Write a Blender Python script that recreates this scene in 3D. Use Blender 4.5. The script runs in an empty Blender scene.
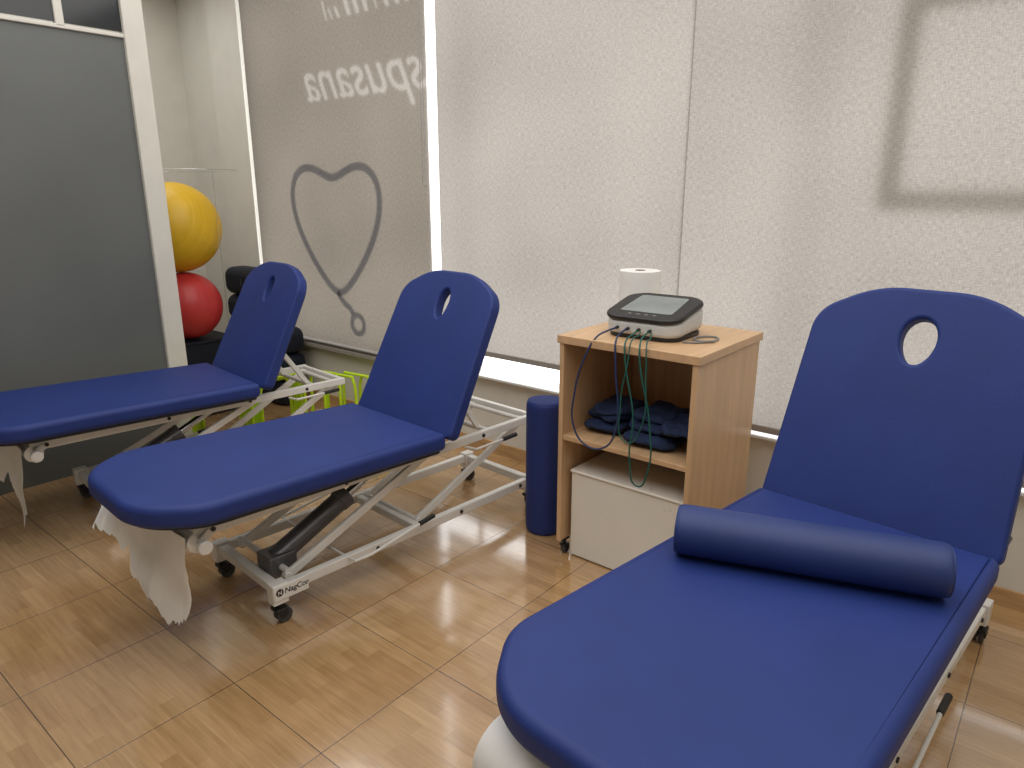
import bpy, bmesh, math, random
from mathutils import Vector, Matrix, noise
from mathutils.geometry import delaunay_2d_cdt
random.seed(4)
S=bpy.context.scene
S.view_settings.view_transform='Standard'
S.view_settings.look='None'
COL=S.collection
R=math.radians

# ---------------------------------------------------------------- materials
def nodes(m):
    m.use_nodes=True
    return m.node_tree.nodes,m.node_tree.links
def mat(name,col,rough=.5,metal=0,var=.06,vscale=8,bump=0,bscale=200,coat=0,spec=.5,stretch=None):
    m=bpy.data.materials.new(name); N,L=nodes(m)
    b=N['Principled BSDF']
    b.inputs['Roughness'].default_value=rough; b.inputs['Metallic'].default_value=metal
    b.inputs['Coat Weight'].default_value=coat; b.inputs['Specular IOR Level'].default_value=spec
    tc=N.new('ShaderNodeTexCoord'); mp=N.new('ShaderNodeMapping'); L.new(tc.outputs['Object'],mp.inputs[0])
    if stretch: mp.inputs['Scale'].default_value=stretch
    n=N.new('ShaderNodeTexNoise'); n.inputs['Scale'].default_value=vscale; n.inputs['Detail'].default_value=5
    L.new(mp.outputs[0],n.inputs['Vector'])
    r=N.new('ShaderNodeValToRGB'); c=Vector(col)
    r.color_ramp.elements[0].position=.3; r.color_ramp.elements[1].position=.7
    r.color_ramp.elements[0].color=(*[x*(1-var) for x in c],1)
    r.color_ramp.elements[1].color=(*[min(1,x*(1+var)) for x in c],1)
    L.new(n.outputs['Fac'],r.inputs[0]); L.new(r.outputs[0],b.inputs['Base Color'])
    if bump:
        n2=N.new('ShaderNodeTexNoise'); n2.inputs['Scale'].default_value=bscale; n2.inputs['Detail'].default_value=3
        L.new(tc.outputs['Object'],n2.inputs['Vector'])
        bp=N.new('ShaderNodeBump'); bp.inputs['Strength'].default_value=bump; bp.inputs['Distance'].default_value=.002
        L.new(n2.outputs['Fac'],bp.inputs['Height']); L.new(bp.outputs[0],b.inputs['Normal'])
    return m
M_vinyl=mat('blue_vinyl',(.014,.034,.180),.58,var=.08,vscale=5,bump=.25,bscale=350,spec=.38)
M_vinyl2=mat('blue_vinyl_bolster',(.020,.041,.160),.50,var=.06,vscale=6,bump=.25,bscale=350,spec=.42)
M_board=mat('cushion_board',(.02,.02,.025),.6)
M_white=mat('white_enamel',(.78,.77,.73),.35,var=.04)
M_black=mat('black_plastic',(.012,.012,.013),.4,var=.2)
M_rubber=mat('grey_rubber',(.05,.05,.05),.6)
M_steel=mat('hydraulic_steel',(.13,.13,.14),.35,metal=.5)
M_chrome=mat('chrome',(.7,.7,.7),.15,metal=1)
M_paper=mat('white_paper',(.86,.86,.84),.8,bump=.3,bscale=60)
M_wall=mat('wall_paint',(.72,.70,.63),.75,var=.03,bump=.1,bscale=120)
M_ceil=mat('ceiling_paint',(.78,.77,.74),.8)
M_alu=mat('white_aluminium',(.82,.83,.82),.3,var=.03)
M_cream=mat('cream_aluminium',(.72,.70,.63),.35,var=.03)
M_frost=mat('frosted_glass',(.135,.145,.140),.42,var=.10,vscale=1.2,bump=.15,bscale=400)
M_darkpane=mat('dark_glass',(.03,.033,.036),.12)
M_cork=mat('baseboard_wood',(.54,.33,.15),.35,var=.2,vscale=6,stretch=(1,6,6))
M_wood=mat('beech_laminate',(.62,.405,.225),.38,var=.10,vscale=4,stretch=(9,9,.8))
M_woodin=mat('beech_laminate_side',(.62,.405,.225),.38,var=.10,vscale=4,stretch=(9,.8,9))
M_yellow=mat('yellow_rubber',(.76,.47,.02),.42)
M_red=mat('red_rubber',(.55,.038,.038),.42)
M_neon=mat('neon_plastic',(.62,.88,.02),.4)
M_mat=mat('black_foam',(.008,.011,.022),.58,bump=.3,spec=.3)
M_cloth=mat('navy_cloth',(.010,.024,.075),.85,var=.3,vscale=20,bump=.6,bscale=150)
M_dev=mat('device_white',(.56,.57,.56),.3,var=.02)
M_screen=mat('device_screen',(.22,.25,.25),.12,var=.15)
M_green=mat('green_cable',(.01,.10,.08),.4)
M_navyc=mat('navy_cable',(.015,.035,.11),.4)
M_greyc=mat('grey_cable',(.25,.25,.25),.4)
M_orange=mat('cardboard_core',(.35,.25,.16),.9)
M_boxw=mat('chipped_white_paint',(.80,.77,.69),.5,var=.03,vscale=3)
N,L=nodes(M_boxw); b=N['Principled BSDF']; src=b.inputs['Base Color'].links[0].from_socket
tc=N.new('ShaderNodeTexCoord'); mp=N.new('ShaderNodeMapping'); mp.inputs['Scale'].default_value=(1,1,2.2); L.new(tc.outputs['Object'],mp.inputs[0])
n=N.new('ShaderNodeTexNoise'); n.inputs['Scale'].default_value=13; n.inputs['Detail'].default_value=8; n.inputs['Roughness'].default_value=.72; L.new(mp.outputs[0],n.inputs['Vector'])
r=N.new('ShaderNodeValToRGB'); r.color_ramp.elements[0].position=.635; r.color_ramp.elements[1].position=.68; L.new(n.outputs['Fac'],r.inputs[0])
mx=N.new('ShaderNodeMix'); mx.data_type='RGBA'; L.new(r.outputs[0],mx.inputs[0]); L.new(src,mx.inputs[6]); mx.inputs[7].default_value=(.54,.47,.38,1); L.new(mx.outputs[2],b.inputs['Base Color'])
def translucent(name,c1,c2,sc):
    m=bpy.data.materials.new(name); N,L=nodes(m); N.clear()
    o=N.new('ShaderNodeOutputMaterial'); t=N.new('ShaderNodeBsdfTranslucent')
    n=N.new('ShaderNodeTexNoise'); n.inputs['Scale'].default_value=sc
    mx=N.new('ShaderNodeMix'); mx.data_type='RGBA'; mx.inputs[6].default_value=(*c1,1); mx.inputs[7].default_value=(*c2,1)
    L.new(n.outputs['Fac'],mx.inputs[0]); L.new(mx.outputs[2],t.inputs[0]); L.new(t.outputs[0],o.inputs[0]); return m
M_film=translucent('frosted_film',(.51,.49,.455),(.63,.60,.555),1.2)
M_decal=translucent('decal_vinyl',(.35,.38,.44),(.39,.42,.48),5)
M_framev=translucent('frame_vinyl',(.46,.435,.40),(.51,.485,.45),5)

def blindmat(name='roller_fabric',k=1):
    m=bpy.data.materials.new(name); N,L=nodes(m); N.clear()
    o=N.new('ShaderNodeOutputMaterial'); d=N.new('ShaderNodeBsdfDiffuse'); t=N.new('ShaderNodeBsdfTranslucent')
    tc=N.new('ShaderNodeTexCoord')
    def nz(sc):
        mp=N.new('ShaderNodeMapping'); mp.inputs['Scale'].default_value=sc; L.new(tc.outputs['Object'],mp.inputs[0])
        n=N.new('ShaderNodeTexNoise'); n.inputs['Scale'].default_value=1.; n.inputs['Detail'].default_value=1; L.new(mp.outputs[0],n.inputs['Vector']); return n.outputs['Fac']
    h=nz((50,50,300)); v=nz((300,50,50)); n2=nz((1.3,1.3,1.3))
    a=N.new('ShaderNodeMath'); a.operation='ADD'; L.new(h,a.inputs[0]); L.new(v,a.inputs[1])
    b=N.new('ShaderNodeMath'); b.operation='MULTIPLY_ADD'; b.inputs[1].default_value=.36; L.new(a.outputs[0],b.inputs[0])
    c=N.new('ShaderNodeMath'); c.operation='MULTIPLY'; c.inputs[1].default_value=.28; L.new(n2,c.inputs[0]); L.new(c.outputs[0],b.inputs[2])
    r=N.new('ShaderNodeValToRGB'); r.color_ramp.elements[0].position=.34; r.color_ramp.elements[1].position=.66
    r.color_ramp.elements[0].color=(.170*k,.154*k,.138*k,1); r.color_ramp.elements[1].color=(.300*k,.274*k,.248*k,1)
    L.new(b.outputs[0],r.inputs[0]); L.new(r.outputs[0],d.inputs[0]); L.new(r.outputs[0],t.inputs[0])
    x=N.new('ShaderNodeMixShader'); x.inputs[0].default_value=.86; L.new(d.outputs[0],x.inputs[1]); L.new(t.outputs[0],x.inputs[2]); L.new(x.outputs[0],o.inputs[0])
    return m
M_blind=blindmat()
M_hem=mat('blind_hem',(.31,.28,.25),.8)

def floormat():
    m=bpy.data.materials.new('wood_look_tiles'); N,L=nodes(m); b=N['Principled BSDF']
    tc=N.new('ShaderNodeTexCoord')
    mp=N.new('ShaderNodeMapping'); mp.inputs['Location'].default_value=(1.415+4.5,-.9+4.5,0); L.new(tc.outputs['Object'],mp.inputs[0])
    def brick(w,h,mort,off,c1,c2,cm):
        k=N.new('ShaderNodeTexBrick'); k.offset=off; k.offset_frequency=2; k.squash=1
        k.inputs['Scale'].default_value=1; k.inputs['Brick Width'].default_value=w; k.inputs['Row Height'].default_value=h
        k.inputs['Mortar Size'].default_value=mort; k.inputs['Mortar Smooth'].default_value=.3
        k.inputs['Color1'].default_value=c1; k.inputs['Color2'].default_value=c2; k.inputs['Mortar'].default_value=cm
        L.new(mp.outputs[0],k.inputs['Vector']); return k
    p=brick(.225,.05,.0003,.37,(.45,.278,.128,1),(.56,.365,.182,1),(.43,.265,.12,1))
    j=brick(.45,.45,.0020,0,(1,1,1,1),(.95,.95,.95,1),(.30,.26,.22,1))
    g=N.new('ShaderNodeMapping'); g.inputs['Scale'].default_value=(5,70,1); L.new(tc.outputs['Object'],g.inputs[0])
    n=N.new('ShaderNodeTexNoise'); n.inputs['Scale'].default_value=1; n.inputs['Detail'].default_value=6; n.inputs['Roughness'].default_value=.65; L.new(g.outputs[0],n.inputs['Vector'])
    r=N.new('ShaderNodeValToRGB'); r.color_ramp.elements[0].position=.3; r.color_ramp.elements[1].position=.7
    r.color_ramp.elements[0].color=(.78,.73,.67,1); r.color_ramp.elements[1].color=(1.10,1.08,1.04,1); L.new(n.outputs['Fac'],r.inputs[0])
    def mul(a,c):
        x=N.new('ShaderNodeMix'); x.data_type='RGBA'; x.blend_type='MULTIPLY'; x.inputs[0].default_value=1; L.new(a,x.inputs[6]); L.new(c,x.inputs[7]); return x.outputs[2]
    L.new(mul(mul(p.outputs[0],r.outputs[0]),j.outputs[0]),b.inputs['Base Color'])
    b.inputs['Roughness'].default_value=.20; b.inputs['Specular IOR Level'].default_value=.7
    b.inputs['Coat Weight'].default_value=1; b.inputs['Coat Roughness'].default_value=.12; b.inputs['Coat IOR'].default_value=2.1
    bp=N.new('ShaderNodeBump'); bp.inputs['Strength'].default_value=.35; bp.inputs['Distance'].default_value=.001; bp.invert=True
    L.new(j.outputs['Fac'],bp.inputs['Height'])
    n3=N.new('ShaderNodeTexNoise'); n3.inputs['Scale'].default_value=9; n3.inputs['Detail'].default_value=2; L.new(tc.outputs['Object'],n3.inputs['Vector'])
    b2=N.new('ShaderNodeBump'); b2.inputs['Strength'].default_value=.10; b2.inputs['Distance'].default_value=.004; L.new(n3.outputs['Fac'],b2.inputs['Height']); L.new(bp.outputs[0],b2.inputs['Normal'])
    L.new(b2.outputs[0],b.inputs['Normal']); L.new(b2.outputs[0],b.inputs['Coat Normal'])
    return m
M_floor=floormat()

# ---------------------------------------------------------------- mesh helpers
class MB:
    def __init__(s): s.bm=bmesh.new()
    def box(s,c,d,rot=None):
        r=bmesh.ops.create_cube(s.bm,size=1)
        M=Matrix.Translation(c)@(rot.to_4x4() if rot else Matrix())@Matrix.Diagonal((*d,1))
        bmesh.ops.transform(s.bm,matrix=M,verts=r['verts']); return s
    def bar(s,a,b,w,h):
        a=Vector(a);b=Vector(b);d=b-a;y=d.normalized()
        up=Vector((0,0,1)) if abs(y.z)<.95 else Vector((0,1,0))
        x=y.cross(up).normalized(); z=x.cross(y)
        rot=Matrix((x,y,z)).transposed()
        return s.box((a+b)/2,(w,d.length,h),rot)
    def tube(s,a,b,r,seg=20,r2=None):
        a=Vector(a);b=Vector(b);d=b-a
        q=bmesh.ops.create_cone(s.bm,cap_ends=True,segments=seg,radius1=r,radius2=r if r2 is None else r2,depth=d.length)
        M=Matrix.Translation((a+b)/2)@d.to_track_quat('Z','Y').to_matrix().to_4x4()
        bmesh.ops.transform(s.bm,matrix=M,verts=q['verts']); return s
    def mesh(s,name):
        me=bpy.data.meshes.new(name); bmesh.ops.recalc_face_normals(s.bm,faces=s.bm.faces); s.bm.to_mesh(me); s.bm.free(); return me
def obj(name,me,m,parent=None,loc=(0,0,0),rot=(0,0,0),bevel=0,seg=2,ang=35,label=None,category=None,kind=None,group=None):
    o=bpy.data.objects.new(name,me); COL.objects.link(o)
    if me is not None:
        if m and not me.materials: me.materials.append(m)
        for p in me.polygons: p.use_smooth=True
        if bevel:
            b=o.modifiers.new('b','BEVEL'); b.width=bevel; b.segments=seg; b.limit_method='ANGLE'; b.angle_limit=R(30); b.harden_normals=False
        me.set_sharp_from_angle(angle=R(ang))
        w=o.modifiers.new('w','WEIGHTED_NORMAL'); w.keep_sharp=True
    o.location=loc; o.rotation_euler=rot
    if parent: o.parent=parent
    if label: o['label']=label
    if category: o['category']=category
    if kind: o['kind']=kind
    if group: o['group']=group
    return o
def pieces(name,me,m,parent,**k):
    """one object per loose piece of the mesh"""
    bm=bmesh.new(); bm.from_mesh(me); todo=set(bm.verts); comps=[]
    while todo:
        st=[todo.pop()]; cc=set(st)
        while st:
            v=st.pop()
            for e in v.link_edges:
                w=e.other_vert(v)
                if w in todo: todo.discard(w); cc.add(w); st.append(w)
        comps.append(cc)
    for cc in comps:
        ctr=sum((v.co for v in cc),Vector())/len(cc)
        nb=bmesh.new(); mp={v:nb.verts.new(v.co-ctr) for v in cc}
        for f in bm.faces:
            if f.verts[0] in cc: nb.faces.new([mp[v] for v in f.verts])
        nb.normal_update()
        x=bpy.data.meshes.new(name); nb.to_mesh(x); nb.free()
        obj(name,x,m,parent,tuple(ctr),**k)
    bm.free()
def empty(name,loc,rotz=0,**k):
    o=obj(name,None,None,None,loc,(0,0,rotz),**k); o.empty_display_size=.1; return o
def curve2mesh(cu):
    o=bpy.data.objects.new('tmp',cu); COL.objects.link(o)
    dg=bpy.context.evaluated_depsgraph_get(); dg.update()
    me=bpy.data.meshes.new_from_object(o.evaluated_get(dg)); bpy.data.objects.remove(o)
    bm=bmesh.new(); bm.from_mesh(me); bmesh.ops.remove_doubles(bm,verts=bm.verts,dist=1e-5); bm.to_mesh(me); bm.free()
    me.materials.clear()
    return me
def wire(paths,r,smooth=True,cyc=False,res=8):
    cu=bpy.data.curves.new('c','CURVE'); cu.dimensions='3D'; cu.bevel_depth=r; cu.bevel_resolution=3; cu.use_fill_caps=True; cu.resolution_u=res
    for pts in paths:
        if smooth:
            sp=cu.splines.new('BEZIER'); sp.bezier_points.add(len(pts)-1)
            for p,c in zip(sp.bezier_points,pts): p.co=c; p.handle_left_type=p.handle_right_type='AUTO'
        else:
            sp=cu.splines.new('POLY'); sp.points.add(len(pts)-1)
            for p,c in zip(sp.points,pts): p.co=(*c,1)
        sp.use_cyclic_u=cyc
    return curve2mesh(cu)
def rounded(poly,rad,n=10):
    out=[]; k=len(poly)
    for i,(p,r) in enumerate(zip(poly,rad)):
        p=Vector(p); a=Vector(poly[i-1]); b=Vector(poly[(i+1)%k])
        u=(a-p).normalized(); v=(b-p).normalized(); th=u.angle(v)
        if r<=0: out.append(p); continue
        t=min(r/math.tan(th/2),(a-p).length*.499,(b-p).length*.499)
        r2=t*math.tan(th/2)
        c=p+(u+v).normalized()*(r2/math.sin(th/2))
        s=(p+u*t-c); e=(p+v*t-c); A=s.angle_signed(e)
        for j in range(n+1):
            an=-A*j/n; out.append(c+Matrix.Rotation(an,2)@s)
    return out
def slab(outline,holes,th,bev,z0=0):
    cu=bpy.data.curves.new('s','CURVE'); cu.dimensions='2D'; cu.fill_mode='BOTH'
    cu.extrude=th/2-bev; cu.bevel_depth=bev; cu.bevel_resolution=5; cu.offset=-bev
    for pts in [outline]+holes:
        sp=cu.splines.new('POLY'); sp.points.add(len(pts)-1); sp.use_cyclic_u=True
        for p,c in zip(sp.points,pts): p.co=(c[0],c[1],0,1)
    me=curve2mesh(cu); me.transform(Matrix.Translation((0,0,z0+th/2))); return me
def lump(sx,sy,sz,amp,seed,freq=8,sub=14,pw=5):
    bm=bmesh.new(); bmesh.ops.create_cube(bm,size=2); bmesh.ops.subdivide_edges(bm,edges=bm.edges,cuts=sub,use_grid_fill=True)
    for v in bm.verts:
        c=v.co.copy(); l=(abs(c.x)**pw+abs(c.y)**pw+abs(c.z)**3)**(1/4.5); c/=max(l,.01)
        p=Vector((c.x*sx/2,c.y*sy/2,c.z*sz/2)); q=p*freq+Vector((seed*7.1,0,0))
        d=noise.noise_vector(q)*amp+noise.noise_vector(q*2.7)*amp*.45
        v.co=p+d
    mz=min(v.co.z for v in bm.verts)
    for v in bm.verts: v.co.z-=mz
    me=bpy.data.meshes.new('lump'); bm.to_mesh(me); bm.free(); return me

# ---------------------------------------------------------------- camera
H=1.5
cd=bpy.data.cameras.new('camera'); cam=bpy.data.objects.new('camera',cd); COL.objects.link(cam)
cam.location=(0,0,H); cam.rotation_euler=(R(74.5),0,R(39.2)); cd.sensor_width=36; cd.lens=24.61; cd.clip_start=.02
S.camera=cam

# ---------------------------------------------------------------- room
YW=2.95; ZC=2.95; XL=-5.7; XR=2.2; YB=-2.6; SILL=.455; WX0=-4.80; WX1=.55
def boxo(name,c,d,m,bevel=0,**k): return obj(name,MB().box((0,0,0),d).mesh(name),m,None,c,bevel=bevel,**k)
ST=dict(kind='structure')
t=.08
obj('floor',MB().box(((XL+XR)/2,(YB+YW+t)/2,-.05),(XR-XL,YW+t-YB,.1)).mesh('floor'),M_floor,label='glossy wood-look tiled floor',**ST)
boxo('ceiling',((XL+XR)/2,(YB+YW+t)/2,ZC+.05),(XR-XL,YW-YB+t,.1),M_ceil,label='plain white ceiling',**ST)
w=MB()
w.box(((WX0+XR)/2,YW+t/2,SILL/2),(XR-WX0,t,SILL))
w.box(((XL+WX0)/2,YW+t/2,ZC/2),(WX0-XL,t,ZC))
w.box(((WX1+XR)/2,YW+t/2,(ZC+SILL)/2),(XR-WX1,t,ZC-SILL))
w.box(((WX0+WX1)/2,YW+t/2,ZC-.06),(WX1-WX0,t,.12))
obj('wall_back',w.mesh('wall_back'),M_wall,label='cream painted window wall with a low parapet',**ST)
boxo('trim_1',(-5.01,YW-.02,ZC/2),(.40,.04,ZC),M_wall,label='cream pillar casing beside the window',**ST)
boxo('wall_left',(XL-.05,(YB+YW)/2,ZC/2),(.1,YW-YB+.15,ZC),M_wall,label='cream side wall',**ST)
boxo('wall_right',(XR+.05,(YB+YW)/2,ZC/2),(.1,YW-YB+.15,ZC),M_wall,label='cream side wall',**ST)
boxo('wall_front',((XL+XR)/2,YB-.05,ZC/2),(XR-XL,.1,ZC),M_wall,label='cream wall behind the viewer',**ST)
boxo('baseboard_back',((-4.8+XR)/2,YW-.006,.035),(XR+4.8,.012,.07),M_cork,label='wood-coloured baseboard under the window',**ST)
boxo('trim_2',((WX0+WX1)/2,YW+.025,SILL+.008),(WX1-WX0,.14,.016),M_alu,bevel=.004,label='white window sill',**ST)
f=MB()
for x in (WX0+.015,-2.70,-.9,WX1-.015): f.box((x,YW+.055,(SILL+ZC-.12)/2),(.026,.04,ZC-.12-SILL))
f.box(((WX0+WX1)/2,YW+.055,ZC-.135),(WX1-WX0,.04,.03))
obj('window_1',f.mesh('window_1'),M_alu,bevel=.004,label='white aluminium shop window frame',**ST)
PX=-4.10; PY=1.87; PZ=2.27
f=MB()
f.box((PX,PY,ZC/2),(.06,.11,ZC)); f.box((PX,(PY+YB)/2,PZ),(.04,PY-YB,.020))
f.box((PX,1.52,(PZ+ZC)/2),(.04,.04,ZC-PZ))
obj('trim_3',f.mesh('trim_3'),M_cream,bevel=.004,label='cream aluminium frame of glazed partition',**ST)
boxo('window_2',(PX,(PY+YB)/2,PZ/2),(.012,PY-YB-.04,PZ),M_frost,label='grey frosted glass partition pane',**ST)
boxo('window_3',(PX,(PY+YB)/2,(PZ+.02+ZC)/2),(.012,PY-YB-.04,ZC-PZ-.02),M_darkpane,label='dark clear glass transom pane',**ST)

# ---------------------------------------------------------------- roller blinds
YBL=2.90
def blind(x0,x1,zb,label,cord=None,dy=0):
    r=empty('roller_blind',((x0+x1)/2,YBL+dy,0),label=label,category='blind',group='roller blinds over the shop window')
    wd=x1-x0
    me=bpy.data.meshes.new('fab'); me.from_pydata([(-wd/2,0,zb),(wd/2,0,zb),(wd/2,0,ZC-.06),(-wd/2,0,ZC-.06)],[],[(0,1,2,3)])
    obj('blind_fabric',me,M_blind,r)
    obj('bottom_bar',MB().box((0,0,zb+.004),(wd,.007,.030)).mesh('bar'),M_hem,r,bevel=.003)
    obj('roller_tube',MB().tube((-wd/2,0,ZC-.035),(wd/2,0,ZC-.035),.025).mesh('tube'),M_alu,r)
    if cord:
        cx=cord-(x0+x1)/2
        obj('bead_cord',wire([[(cx-.008,-.02,ZC-.05),(cx-.01,-.022,1.9),(cx-.008,-.022,1.6),(cx,-.022,1.52),(cx+.008,-.022,1.6),(cx+.01,-.022,1.9),(cx+.008,-.02,ZC-.05)]],.0018),M_greyc,r)
    return r
blind(-4.75,-2.965,.425,'grey-beige translucent roller blind showing a heart decal',cord=-2.985)
blind(-2.885,-1.400,.605,'light grey translucent roller blind, hanging a little higher',dy=-.006)
blind(-1.404,.50,.50,'pale translucent roller blind with a square frame shadow',dy=.002)

# ---------------------------------------------------------------- decals on the glass (their shadows show through the fabric)
def txt(body,size,shear=0,font_off=0):
    cu=bpy.data.curves.new('t','FONT'); cu.body=body; cu.size=size; cu.shear=shear; cu.offset=font_off; cu.align_x='CENTER'
    return cu
YD=YBL+.004
CXT=-3.41; CZT=2.045
def stencil(x0,x1,y0,y1):
    """flat film with the lettering cut out (constrained triangulation, letter triangles dropped)"""
    cu=txt('espusana',.355,.45,.002); cu.space_character=1.0; cu.resolution_u=6
    tm=curve2mesh(cu); bm=bmesh.new(); bm.from_mesh(tm)
    tris=[]; 
    for f in bmesh.ops.triangulate(bm,faces=bm.faces)['faces']: tris.append([v.co.xy.copy() for v in f.verts])
    pts=[];edges=[];idx={}
    def vid(p):
        k=(round(p.x,5),round(p.y,5))
        if k not in idx: idx[k]=len(pts); pts.append(Vector(k))
        return idx[k]
    for e in bm.edges:
        if len(e.link_faces)==1: edges.append((vid(e.verts[0].co),vid(e.verts[1].co)))
    bm.free()
    holes=[]
    rnd=random.Random(9); xx=-.40
    while xx<.46:
        wd_=rnd.choice((.015,.025,.035)); hh=rnd.choice((.06,.09,.11)); s=.035
        holes.append([(xx,.44),(xx+wd_,.44),(xx+wd_+s,.44+hh),(xx+s,.44+hh)]); xx+=wd_+s+rnd.choice((.008,.016,.03))
    for q in holes+[[(x0,y0),(x1,y0),(x1,y1),(x0,y1)]]:
        ids=[vid(Vector(p)) for p in q]
        for a,b in zip(ids,ids[1:]+ids[:1]): edges.append((a,b))
    for q in holes:
        a,b,c,d=[Vector(p) for p in q]; tris+= [[a,b,c],[a,c,d]]
    vs,es,fs,*_=delaunay_2d_cdt(pts,edges,[],0,1e-6)
    def inside(p,t):
        a,b,c=t
        s1=(b-a).cross(p-a); s2=(c-b).cross(p-b); s3=(a-c).cross(p-c)
        return (s1>=0 and s2>=0 and s3>=0) or (s1<=0 and s2<=0 and s3<=0)
    keep=[]
    for f in fs:
        c=sum((vs[i] for i in f),Vector((0,0)))/len(f)
        if any(inside(c,t) for t in tris): continue
        if not (x0<=c.x<=x1 and y0<=c.y<=y1): continue
        keep.append(f)
    me=bpy.data.meshes.new('film'); me.from_pydata([(v.x,v.y,0) for v in vs],[],keep); return me
obj('window_film',stencil(CXT+2.975,CXT+4.745,SILL-CZT+.03,ZC-.13-CZT),M_film,None,(CXT,YD+.003,CZT),(R(90),0,R(180)),label='frosted window film with cut-out lettering behind the blind',category='window film')
def heart(t):
    x=16*(.42*math.sin(t)**3+.58*math.sin(t)); y=13*math.cos(t)-3.8*math.cos(2*t)-1.0*math.cos(3*t)-.2*math.cos(4*t)
    return x,y
HX=-3.855
ys=[heart(2*math.pi*i/80)[1] for i in range(80)]; ymx,ymn=max(ys),min(ys)
hp=[]
for i in range(80):
    t=2*math.pi*i/80; x,y=heart(t); hp.append((HX+x/16*.45,0,.84+(y-ymn)/(ymx-ymn)*.80))
def ribbon(path,wd,cyc):
    bm=bmesh.new(); k=len(path); L_=[];R_=[]
    for i,p in enumerate(path):
        p=Vector(p); a=Vector(path[(i-1)%k] if cyc or i>0 else path[i]); b=Vector(path[(i+1)%k] if cyc or i<k-1 else path[i])
        d=(b-a).normalized(); n=Vector((-d.z,0,d.x))*wd/2
        L_.append(bm.verts.new(p+n)); R_.append(bm.verts.new(p-n))
    for i in range(k if cyc else k-1):
        j=(i+1)%k; bm.faces.new((L_[i],L_[j],R_[j],R_[i]))
    me=bpy.data.meshes.new('rib'); bm.to_mesh(me); bm.free(); return me
h=obj('heart_decal',ribbon(hp,.048,True),M_decal,None,(0,YD+.001,0),label='heart outline decal with stethoscope on window glass',category='decal')
ring=[(-3.68+.062*math.cos(a*math.pi/12),0,.64+.062*math.sin(a*math.pi/12)) for a in range(24)]
obj('stethoscope_disc',ribbon(ring,.038,True),M_decal,h)
obj('stethoscope_tube',ribbon([(-3.875,0,.835),(-3.84,0,.795),(-3.80,0,.765),(-3.76,0,.745),(-3.72,0,.705)],.042,False),M_decal,h)
fx0,fx1,fz0,fz1,b=-.640,.35,1.430,2.15,.065
def framering(x0,x1,z0,z1,b):
    me=bpy.data.meshes.new('fr')
    V=[(x0,0,z0),(x1,0,z0),(x1,0,z1),(x0,0,z1),(x0+b,0,z0+b),(x1-b,0,z0+b),(x1-b,0,z1-b),(x0+b,0,z1-b)]
    me.from_pydata(V,[],[(0,1,5,4),(1,2,6,5),(2,3,7,6),(3,0,4,7)]); return me
obj('sign_frame',framering(fx0,fx1,fz0,fz1,b),M_framev,None,(0,YD+.024,0),label='dark square sign frame fixed on window glass',category='frame')

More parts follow.
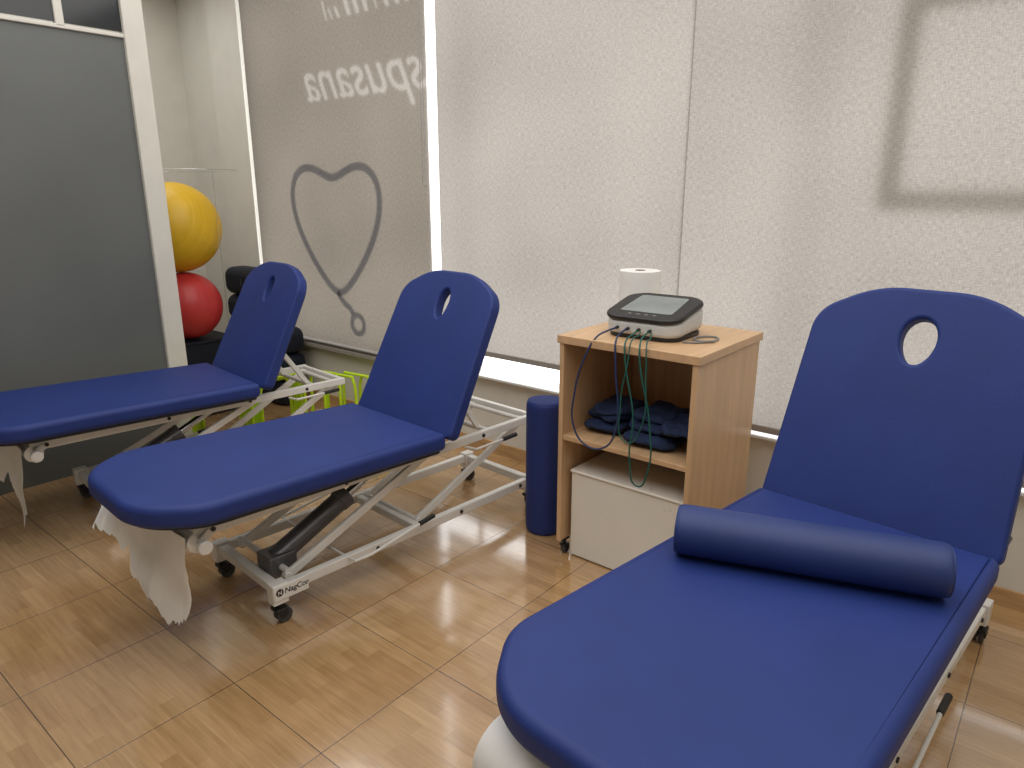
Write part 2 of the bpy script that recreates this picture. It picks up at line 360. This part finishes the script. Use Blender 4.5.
# ---------------------------------------------------------------- treatment couch
def leg_outline(L_,h0,h1): return rounded([(h0,0),(h1,-L_*.86),(h1*.62,-L_),(-h1*.62,-L_),(-h1,-L_*.86),(-h0,0)],[.02,.17,.24,.24,.17,.02])
def back_outline(L_,hw):
    return rounded([(hw*1.03,0),(hw*.97,L_*.87),(hw*.45,L_),(-hw*.45,L_),(-hw*.97,L_*.87),(-hw*1.03,0)],[.03,.11,.3,.3,.11,.03])
def egg(cx,cy,a,b,k=.16,n=32):
    return [(cx+a*math.cos(t)*(1+k*math.sin(t)),cy+b*math.sin(t)) for t in [2*math.pi*i/n for i in range(n)]]
TH=.075
def couch(loc,yaw,h,alpha,legL,backL,label,plate=True,legtilt=0,h0=.325,h1=.345,hb=.315,fo=.20,arms=None,low=True,y1=.66,ha=.034,hk=.16):
    r=empty('treatment_couch',loc,yaw,label=label,category='couch',group='blue treatment couches')
    lc=obj('leg_cushion',slab(leg_outline(legL,h0,h1),[],TH,.026),M_vinyl,r,(0,0,h-TH),(-legtilt,0,0),ang=60)
    inner=[(x*.93,y*.965-.01) for x,y in leg_outline(legL,h0,h1)]
    obj('cushion_board',slab(inner,[],.012,.002,-.012),M_board,lc)
    TB=.055
    bc=obj('back_cushion',slab(back_outline(backL,hb),[egg(0,backL-.155,ha,.068,hk)],TB,.012),M_vinyl,r,(0,.06,h-.058),(alpha,0,0),ang=60)
    inner=[(x*.93,y*.96+.01) for x,y in back_outline(backL,hb)]
    obj('cushion_board',slab(inner,[egg(0,backL-.155,ha+.022,.090,hk)],.010,.002,-.010),M_board,bc)
    zu=h-TH-.012-.023; xu=.215; y0=-legL+fo
    f=MB()
    for s in (-1,1): f.box((s*xu,(y0+y1)/2,zu),(.026,y1-y0,.038))
    for y in (y0+.014,-.40,.0,y1-.014): f.box((0,y,zu),(2*xu-.026,.026,.034))
    if legtilt:
        for s in (-1,1):
            e=.75*math.sin(legtilt)
            f.bar((s*.2,-.75,zu),(s*.2,-.75,zu+.025+e),.02,.05)
    obj('upper_frame',f.mesh('uf'),M_white,r,bevel=.004)
    A=math.cos(alpha);B=math.sin(alpha)
    f=MB()
    for s in (-1,1):
        q=(s*.13,.06+.24*A+.02*B,h-.062+.24*B-.02*A)
        f.bar((s*.13,.36,zu),q,.018,.025)
        f.bar((s*.13,.06+.03*A+.018*B,h-.062+.03*B-.018*A),(s*.13,.06+.45*A+.018*B,h-.062+.45*B-.018*A),.026,.018)
    f.tube((-xu+.014,.36,zu),(xu-.014,.36,zu),.012)
    obj('backrest_support',f.mesh('bs'),M_white,r,bevel=.002)
    lv=obj('backrest_lever',wire([[(xu+.0,.20,zu-.03),(xu+.05,.22,zu-.035),(xu+.055,.40,zu-.03)]],.006,False),M_white,r)
    obj('lever_grip',MB().tube((xu+.055,.38,zu-.03),(xu+.055,.47,zu-.028),.010).mesh('g'),M_black,lv,bevel=.002)
    zb=.130; xb=.222; b0=-.745; b1=.635
    f=MB()
    for s in (-1,1):
        f.box((s*xb,(b0+b1)/2,zb),(.028,b1-b0,.040))
        f.box((s*xb,b0+.02,zb-.010),(.045,.06,.080)); f.box((s*xb,b1-.02,zb-.010),(.045,.06,.080))
    for y in (b0+.02,b1-.02): f.box((0,y,zb),(2*xb-.03,.036,.036))
    f.box((0,-.08,zb),(2*xb-.03,.032,.032))
    if plate: f.box((xb+.018,b0+.060,zb-.004),(.016,.138,.058))
    obj('base_frame',f.mesh('bf'),M_white,r,bevel=.004)
    AR=arms or ((-.66,.04),(-.05,.61))
    for s in (-1,1):
        for ya,yb in AR:
            f=MB(); xx=s*.175
            f.bar((xx,ya,zb+.01),(xx,yb,zu-.012),.016,.034)
            f.tube((xx-.014,ya,zb+.01),(xx+.014,ya,zb+.01),.016); f.tube((xx-.014,yb,zu-.012),(xx+.014,yb,zu-.012),.016)
            obj('lift_arm',f.mesh('la'),M_white,r,bevel=.003)
    for p,z in ((AR[0][1],zu-.012),(AR[1][0],zb+.01),(AR[0][0],zb+.03),(AR[1][1],zu-.012)):
        obj('cross_tube',MB().tube((-.185,p,z),(.185,p,z),.012).mesh('ct'),M_white,r)
    f=MB(); a=Vector((.09,-.66,zb+.045)); b=Vector((.09,-.14,zu-.03)); m_=a.lerp(b,.60)
    f.tube(a,m_,.040,28); f.tube(a.lerp(b,.55),a.lerp(b,.63),.045,28); f.box(a+Vector((0,.01,-.01)),(.10,.11,.08))
    hc=obj('hydraulic_cylinder',f.mesh('hc'),M_steel,r,bevel=.004)
    obj('piston_rod',MB().tube(m_,b,.018).mesh('pr'),M_chrome,hc)
    for s in (-1,1):
        p=obj('pedal_lever',wire([[(s*.10,-.45,zb+.02),(s*(xb+.05),-.43,zb+.01),(s*(xb+.06),-.36,zb+.015),(s*(xb+.055),-.10,zb+.055)]],.006,False),M_white,r)
        obj('pedal_grip',MB().tube((s*(xb+.055),-.12,zb+.052),(s*(xb+.055),-.04,zb+.063),.010).mesh('g'),M_black,p,bevel=.003)
    for sx in (-1,1):
        for y in (b0+.02,b1-.02):
            f=MB(); f.tube((0,0,.06),(0,0,.095),.013); f.box((0,.0,.055),(.05,.045,.014)); 
            for q in (-1,1): f.bar((q*.022,0,.056),(q*.022,.012,.028),.005,.03)
            c=obj('castor',f.mesh('cs'),M_black,r,(sx*xb,y,0),bevel=.002)
            g=MB(); g.tube((-.018,.012,.03),(-.003,.012,.03),.029,28); g.tube((.003,.012,.03),(.018,.012,.03),.029,28); g.tube((-.02,.012,.03),(.02,.012,.03),.010,16)
            obj('wheel',g.mesh('wh'),M_rubber,c,bevel=.003)
    f=MB()
    for s in (-1,1):
        for y in (-.3,.15,b1-.1): f.tube((s*(xb+.013),y,zb),(s*(xb+.019),y,zb),.008,14)
        for y in (y0+.06,-.42,-.02,.30): f.tube((s*(xu+.012),y,zu),(s*(xu+.018),y,zu),.008,14)
    pieces('frame_bolt',f.mesh('fb'),M_black,r)
    if plate:
        px=xb+.0262
        cu=txt('NagCor',.029,.12,.0005); cu.extrude=.0004
        obj('maker_label',curve2mesh(cu),M_black,r,(px,b0+.080,zb-.010),(R(90),0,R(90)))
        d=MB().tube((px-.0015,b0+.014,zb),(px+.0005,b0+.014,zb),.0145,24).mesh('d'); e_=obj('maker_emblem',d,M_black,r)
        cu=txt('N',.020,0,.0004); cu.extrude=.0003
        obj('emblem_letter',curve2mesh(cu),M_white,e_,(px+.0012,b0+.014,zb-.0070),(R(90),0,R(90)))
    zr=zu-.030 if low else zu-.07; yr=y0+.01 if low else y0-.12
    for s in (-1,1):
        obj('roll_holder',MB().bar((s*.236,y0+.05,zu),(s*.240,yr,zr),.006,.028).mesh('rh'),M_white,r,bevel=.002)
    obj('roll_rod',MB().tube((-.27,yr,zr),(.27,yr,zr),.008).mesh('rr'),M_chrome,r)
    obj('rod_knob',MB().tube((.262,yr,zr),(.285,yr,zr),.024).mesh('rk'),M_white,r,bevel=.005)
    return r,(yr,zr)
def paper(c,yr,zr,loc,yaw,rad,prof,x0,x1,label,seed,fwd=.04,rag=.016):
    e=empty('couch_paper_roll',loc,yaw,label=label,category='paper roll',group='white paper rolls under the couches')
    obj('roll',MB().tube((-.26 if rad>.06 else -.22,yr,zr),(.228,yr,zr),rad,40).mesh('r'),M_paper,e,bevel=.003)
    if prof:
        bm=bmesh.new(); nx,nz=80,26; g=[]
        rnd=random.Random(seed); jit=0
        for i in range(nx+1):
            row=[]; u=i/nx
            k=min(len(prof)-2,int(u*(len(prof)-1))); q=u*(len(prof)-1)-k
            jit=jit*.5+rnd.uniform(-rag,rag)
            dd=prof[k]*(1-q)+prof[k+1]*q+jit
            yb=-rad-.006-fwd*(1-u)
            for j in range(nz+1):
                w_=j/nz; d=dd*w_
                x=x0+(x1-x0)*(u*(1-.12*w_)+.06*w_)
                y=yr+yb-.016*math.sin(u*9+seed)*w_-.03*noise.noise(Vector((x*7,d*6,seed)))*w_-.05*(1-u)*w_
                row.append(bm.verts.new((x+.014*noise.noise(Vector((x*5,d*8,seed+3))),y,zr+rad*.9-d)))
            g.append(row)
        for i in range(nx):
            for j in range(nz): bm.faces.new((g[i][j],g[i+1][j],g[i+1][j+1],g[i][j+1]))
        me=bpy.data.meshes.new('sheet'); bm.to_mesh(me); bm.free()
        obj('torn_sheet',me,M_paper,e,ang=180)
    return e

B2=(-2.21,1.92,0); Y2=R(-4)
c,(yr,zr)=couch(B2,Y2,.555,R(62),1.165,.715,'blue vinyl treatment couch on white frame, backrest raised, beside the cabinet',legtilt=R(1.7),fo=.18)
paper(c,yr,zr,B2,Y2,.036,[.08,.10,.14,.17,.27,.22,.31,.26,.34,.35,.30,.12],-.31,.235,'white paper roll with a wide torn sheet hanging under the couch',2,fwd=.05)
B1=(-3.44,1.86,0); Y1=R(-6)
c,(yr,zr)=couch(B1,Y1,.565,R(63),1.22,.665,'blue vinyl treatment couch on white frame, next to the frosted partition',plate=False,legtilt=R(1.2),y1=.54,fo=.24,arms=((-.66,.04),(-.05,.50)))
paper(c,yr,zr,B1,Y1,.036,[.16,.20,.26,.30,.20,.18,.28,.40,.32,.20],-.30,.235,'white paper roll hanging torn under couch by the partition',5)
B3=(-.365,2.04,0); Y3=R(-6)
c,(yr,zr)=couch(B3,Y3,.605,R(68),1.27,.71,'blue vinyl treatment couch with a bolster lying on it',plate=False,legtilt=R(.8),low=False,ha=.046,hk=.12)
paper(c,yr,zr,B3,Y3,.080,None,-.26,.18,'white paper roll under the foot of the bolster couch',7)

def bolster(loc,rot,L_,r,label,m=M_vinyl2):
    bm=bmesh.new(); prof=[(r*.70,0),(r*.86,r*.03),(r*.95,r*.10),(r*.99,r*.22),(r,r*.4)]
    prof=prof+[(a,L_-z) for a,z in prof[::-1]]
    n=48; vs=[[bm.verts.new((p[0]*math.cos(2*math.pi*i/n)*(.95 if rot[1] else 1),p[0]*math.sin(2*math.pi*i/n)*(1.04 if rot[1] else 1),p[1]-L_/2)) for i in range(n)] for p in prof]
    for a,b in zip(vs,vs[1:]):
        for i in range(n): bm.faces.new((a[i],a[(i+1)%n],b[(i+1)%n],b[i]))
    bm.faces.new(vs[0][::-1]); bm.faces.new(vs[-1])
    me=bpy.data.meshes.new('bolster'); bm.to_mesh(me); bm.free()
    o=obj('bolster_cushion',me,m,None,loc,rot,ang=50,label=label,category='bolster')
    for z in (-L_/2+r*.06,L_/2-r*.06):
        obj('seam_piping',wire([[(r*.90*math.cos(t*math.pi/16)*(.95 if rot[1] else 1),r*.90*math.sin(t*math.pi/16)*(1.04 if rot[1] else 1),z) for t in range(32)]],.0022,True,True,3),m,o)
    return o
bolster((-.410,1.61,.605+.070),(0,R(90),R(19)),.605,.065,'blue vinyl cylindrical bolster lying across the couch')
bolster((-1.735,2.36,.31),(0,0,0),.62,.085,'dark blue vinyl bolster standing on the floor beside cabinet',m=M_vinyl)

# ---------------------------------------------------------------- cabinet
CB=(-1.258,2.475,0); CY=R(-.5)
cab=empty('wooden_trolley',CB,CY,label='beech laminate open trolley cabinet on small castors',category='cabinet')
cw,cdp,ct,tk=.58,.56,.955,.02
obj('top_panel',MB().box((0,0,ct-.016),(cw+.02,cdp+.01,.032)).mesh('tp'),M_woodin,cab,bevel=.002)
for s in (-1,1): obj('side_panel',MB().box((s*(cw/2-tk/2),0,(.07+ct-.032)/2),(tk,cdp,ct-.032-.07)).mesh('sp'),M_wood,cab,bevel=.0015)
obj('back_panel',MB().box((0,cdp/2-.006,(.10+ct-.032)/2),(cw-2*tk,.012,ct-.032-.10)).mesh('bp'),M_wood,cab)
obj('shelf',MB().box((0,-.01,.535),(cw-2*tk,cdp-.03,.02)).mesh('sh'),M_woodin,cab,bevel=.0015)
for sx in (-1,1):
    for sy in (-1,1):
        f=MB(); f.tube((0,0,.045),(0,0,.07),.008); f.box((0,0,.066),(.02,.05,.006)); f.box((0,0,.042),(.03,.03,.008))
        for q in (-1,1): f.bar((q*.013,0,.042),(q*.013,.006,.022),.003,.02)
        k=obj('castor',f.mesh('cc'),M_black,cab,(sx*(cw/2-.014),sy*(cdp/2-.04),0))
        obj('wheel',MB().tube((-.01,.006,.022),(.01,.006,.022),.0215,24).mesh('w'),M_rubber,k,bevel=.003)
Mc=Matrix.Translation(CB)@Matrix.Rotation(CY,4,'Z')
def cw_(x,y,z): return tuple(Mc@Vector((x,y,z)))
bx=empty('white_box',cw_(.006,.0,0),CY,label='white painted wooden box with chipped edges under shelf',category='box')
f=MB(); f.box((0,0,.192),(.505,.48,.374)); f.box((0,0,.385),(.515,.49,.012))
obj('box_body',f.mesh('bb'),M_boxw,bx,bevel=.004)
f=MB()
for x in (-.19,.19):
    for y in (-.17,.17): f.box((x,y,.003),(.03,.03,.006))
pieces('foot_pad',f.mesh('fp'),M_black,bx)
k=0
for x,y,z,sx,sy,sz,rz in ((-.16,-.05,.545,.17,.27,.040,5),(-.155,-.04,.582,.165,.25,.036,-8),(-.15,-.05,.616,.15,.22,.032,9),
      (.06,-.09,.545,.21,.27,.040,6),(.07,-.07,.582,.20,.23,.036,-14),(.17,-.12,.616,.14,.22,.034,24),(.05,-.05,.618,.16,.21,.036,-4)):
    k+=1
    obj('folded_cloth',lump(sx,sy,sz,.012,k,15,18,9),M_cloth,None,cw_(x,y,z+.001),(0,0,CY+R(rz)),ang=180,label='crumpled navy blue fabric wrap lying on the shelf',category='cloth',group='navy fabric wraps on the shelf')
pr=empty('paper_towel_roll',(-1.465,2.655,ct),0,label='upright white paper towel roll behind the device',category='paper roll')
def ringroll(ro,ri,hh):
    cu=bpy.data.curves.new('s','CURVE'); cu.dimensions='2D'; cu.fill_mode='BOTH'; cu.extrude=hh
    for rr in (ro,ri):
        sp=cu.splines.new('POLY'); sp.points.add(47); sp.use_cyclic_u=True
        for i,p in enumerate(sp.points): p.co=(rr*math.cos(i*math.pi/24),rr*math.sin(i*math.pi/24),0,1)
    me=curve2mesh(cu); me.transform(Matrix.Translation((0,0,hh+.001))); return me
obj('paper_layers',ringroll(.086,.022,.108),M_paper,pr,bevel=.002)
obj('cardboard_core',ringroll(.0218,.0200,.1085),M_orange,pr)

# ---------------------------------------------------------------- electrotherapy device
DL=(-1.275,2.44,ct); DR=R(2); DS=(1.14,1.12,.96)
dv=empty('electrotherapy_device',DL,DR,label='grey-white electrotherapy unit with dark sloped screen panel and cables',category='medical device')
dv.scale=DS
def wedge(me,y0,dy,k):
    for v in me.vertices: v.co.z*=1+k*(v.co.y-y0)/dy
    return me
body=rounded([(-.135,-.12),(.135,-.12),(.140,.10),(.09,.135),(-.09,.135),(-.140,.10)],[.06,.06,.06,.07,.07,.06],8)
obj('housing',wedge(slab(body,[],.060,.020,.012),-.12,.255,.85),M_dev,dv,ang=60)
obj('base_band',slab([(p[0]*.95,p[1]*.95) for p in body],[],.016,.003,.002),M_black,dv,ang=60)
sl=math.atan2(.072*.85,.255)
pan=[(p[0]*1.03,(p[1]-.005)*1.0) for p in body]
fp=obj('front_panel',slab(pan,[],.022,.009),M_black,dv,(0,0,.066+.030),(sl,0,0),ang=60)
obj('screen',slab(rounded([(-.095,-.070),(.095,-.070),(.088,.095),(-.088,.095)],[.012]*4,5),[],.002,.0005,.0215),M_screen,fp)
f=MB()
for i in range(4): f.box((-.045+.03*i,-.092,.0222),(.012,.006,.002))
pieces('button',f.mesh('bt'),M_greyc,fp,bevel=.0005)
f=MB()
for x in (-.075,-.035,.005,.045): f.tube((x,-.132,.040),(x,-.112,.042),.006,16)
pieces('cable_socket',f.mesh('so'),M_black,dv)
CG=dict(category='cable',group='cables hanging from the device')
Md=Matrix.Translation(DL)@Matrix.Rotation(DR,4,'Z')@Matrix.Diagonal((*DS,1))
def dp(x,y,z): return tuple(Md@Vector((x,y,z)))
E=2.178; F_=2.165
obj('device_cable',wire([[dp(-.075,-.130,.040),dp(-.085,-.165,.034),(-1.39,2.21,.966),(-1.415,E,.90),(-1.455,F_,.74),(-1.455,F_,.61),(-1.40,F_,.545),(-1.31,F_,.555),(-1.265,F_,.64),(-1.285,E,.88),(-1.300,2.20,.966),dp(-.035,-.165,.034),dp(-.035,-.130,.040)]],.0036),M_navyc,label='dark blue looped lead hanging over trolley edge',**CG)
obj('device_cable',wire([[dp(.005,-.130,.040),dp(.005,-.165,.030),(-1.260,2.20,.966),(-1.245,E,.90),(-1.195,F_,.70),(-1.20,F_,.52),(-1.165,F_,.435),(-1.125,F_,.50),(-1.13,F_,.70),(-1.185,E,.90),(-1.200,2.20,.966),dp(.045,-.165,.030),dp(.045,-.130,.040)]],.0033),M_green,label='dark green lead hanging in a long loop',**CG)
obj('device_cable',wire([[dp(.015,-.130,.036),dp(.025,-.160,.03),(-1.235,2.20,.974),(-1.23,E-.008,.90),(-1.245,F_-.008,.74),(-1.215,F_-.008,.60),(-1.16,F_-.008,.66),(-1.155,E-.008,.88),(-1.17,2.195,.974),dp(.065,-.160,.02),dp(.055,-.130,.036)]],.0026),M_green,label='thin green lead hanging over the shelf opening',**CG)
obj('device_cable',wire([[dp(.142,-.08,.006),dp(.17,-.07,.005),dp(.21,-.02,.005),dp(.20,.06,.005),dp(.165,.05,.005),dp(.18,-.05,.010),dp(.225,-.01,.006)]],.0038),M_greyc,label='grey lead coiled on the trolley top',**CG)

# ---------------------------------------------------------------- exercise balls and storage corner
st=empty('storage_plinth',(-4.74,2.24,0),0,label='black low storage unit under the exercise balls',category='storage')
f=MB(); f.box((0,0,.27),(.50,.46,.48)); f.box((0,0,.52),(.52,.48,.02)); obj('plinth_body',f.mesh('pb'),M_mat,st,bevel=.004)
f=MB(); f.box((0,0,.015),(.46,.42,.03)); obj('plinth_kick',f.mesh('pk'),M_black,st)
def ball(c,r,m,label):
    bm=bmesh.new(); bmesh.ops.create_uvsphere(bm,u_segments=72,v_segments=96,radius=r)
    for v in bm.verts:
        la=math.asin(max(-1,min(1,v.co.z/r)))
        v.co*=1-.006*max(0,math.cos(la*26))**6
    me=bpy.data.meshes.new('ball'); bm.to_mesh(me); bm.free()
    e=empty('exercise_ball',(c[0],c[1],c[2]-r),0,label=label,category='ball',group='stacked exercise balls')
    obj('ball_shell',me,m,e,(0,0,r),(R(70),R(20),R(30)),ang=180)
    obj('valve_plug',MB().tube((0,-r*.998,r),(0,-r-.002,r),.011).mesh('v'),M_dev,e)
ball((-4.62,2.23,.532+.222),.222,M_red,'red ribbed exercise ball stacked under a yellow one')
ball((-4.66,2.23,.974+.288),.288,M_yellow,'yellow ribbed exercise ball on top of a red one')
rk=empty('ball_rack',(-4.62,2.28,0),0,label='thin wire rack holding exercise balls',category='rack')
obj('wire_hoop',wire([[(.42*math.cos(a*math.pi/12),.33*math.sin(a*math.pi/12),1.62) for a in range(24)]],.0014,True,True),M_chrome,rk)
for x in (-.42,.42): obj('wire_upright',wire([[(x,0,1.62),(x,0,.0)]],.0014,False),M_chrome,rk)
z=0
for i,(xr,th) in enumerate(((-4.26,.19),(-4.22,.19),(-4.22,.19),(-4.30,.19),(-4.40,.20))):
    x0=-4.93; L_=xr-x0
    o=obj('foam_mat',slab(rounded([(-L_/2,-.105),(L_/2,-.105),(L_/2,.105),(-L_/2,.105)],[.07]*4,6),[],th-.002,.066),M_mat,None,((x0+xr)/2,2.765,z),(0,0,0),ang=60,label='thick black foam mat stacked by the window corner',category='exercise mat',group='black foam mats in the corner')
    obj('carry_strap',MB().box((0,-.1055,th*.5),(.03,.003,th*.25)).mesh('cs'),M_black,o)
    z+=th

def hurdle(loc,rz,h_,w_=.16,r_=.012):
    o=obj('training_hurdle',wire([[(-w_,0,.012),(-w_*.97,0,h_*.8),(-w_*.8,0,h_),(w_*.8,0,h_),(w_*.97,0,h_*.8),(w_,0,.012)]],r_,False),M_neon,None,loc,(0,0,rz),label='neon yellow plastic mini hurdle on the floor',category='hurdle',group='neon training hurdles')
    for x in (-w_,w_): obj('hurdle_foot',MB().box((x,0,.010),(.026,.10,.016)).mesh('hf'),M_neon,o,bevel=.004)
for i in range(6): hurdle((-3.78-.038*i,2.36+.006*i,0),R(84+1.5*(i%3)),.38-.014*i,.15-.006*(i%2),.0105)
for i in range(7): hurdle((-3.77-.033*i,1.98+.006*i,0),R(86-1.5*(i%3)),.34-.018*i,.15,.0105)
for i in range(5): hurdle((-3.90+.11*i,2.64+.045*i,0),R(12-2*i),.33+.012*(i%2),.13,.0105)
# ---------------------------------------------------------------- light
wd=bpy.data.worlds.new('world'); S.world=wd; N,L=nodes(wd)
bg=N['Background']; bg.inputs[0].default_value=(1,.995,.985,1); bg.inputs[1].default_value=2.65
def area(loc,size,p,col=(1,.98,.965)):
    l=bpy.data.lights.new('fill_light','AREA'); l.shape='RECTANGLE'; l.size=size[0]; l.size_y=size[1]; l.energy=p; l.color=col
    o=bpy.data.objects.new('fill_light',l); COL.objects.link(o); o.location=loc
area((-1.4,1.2,ZC-.02),(5.0,3.2),100)  # unseen broad fill added below the ceiling to brighten the room
area((-4.95,1.6,ZC-.02),(1.0,1.8),16)  # extra unseen fill added to lighten the wall corner behind the partition
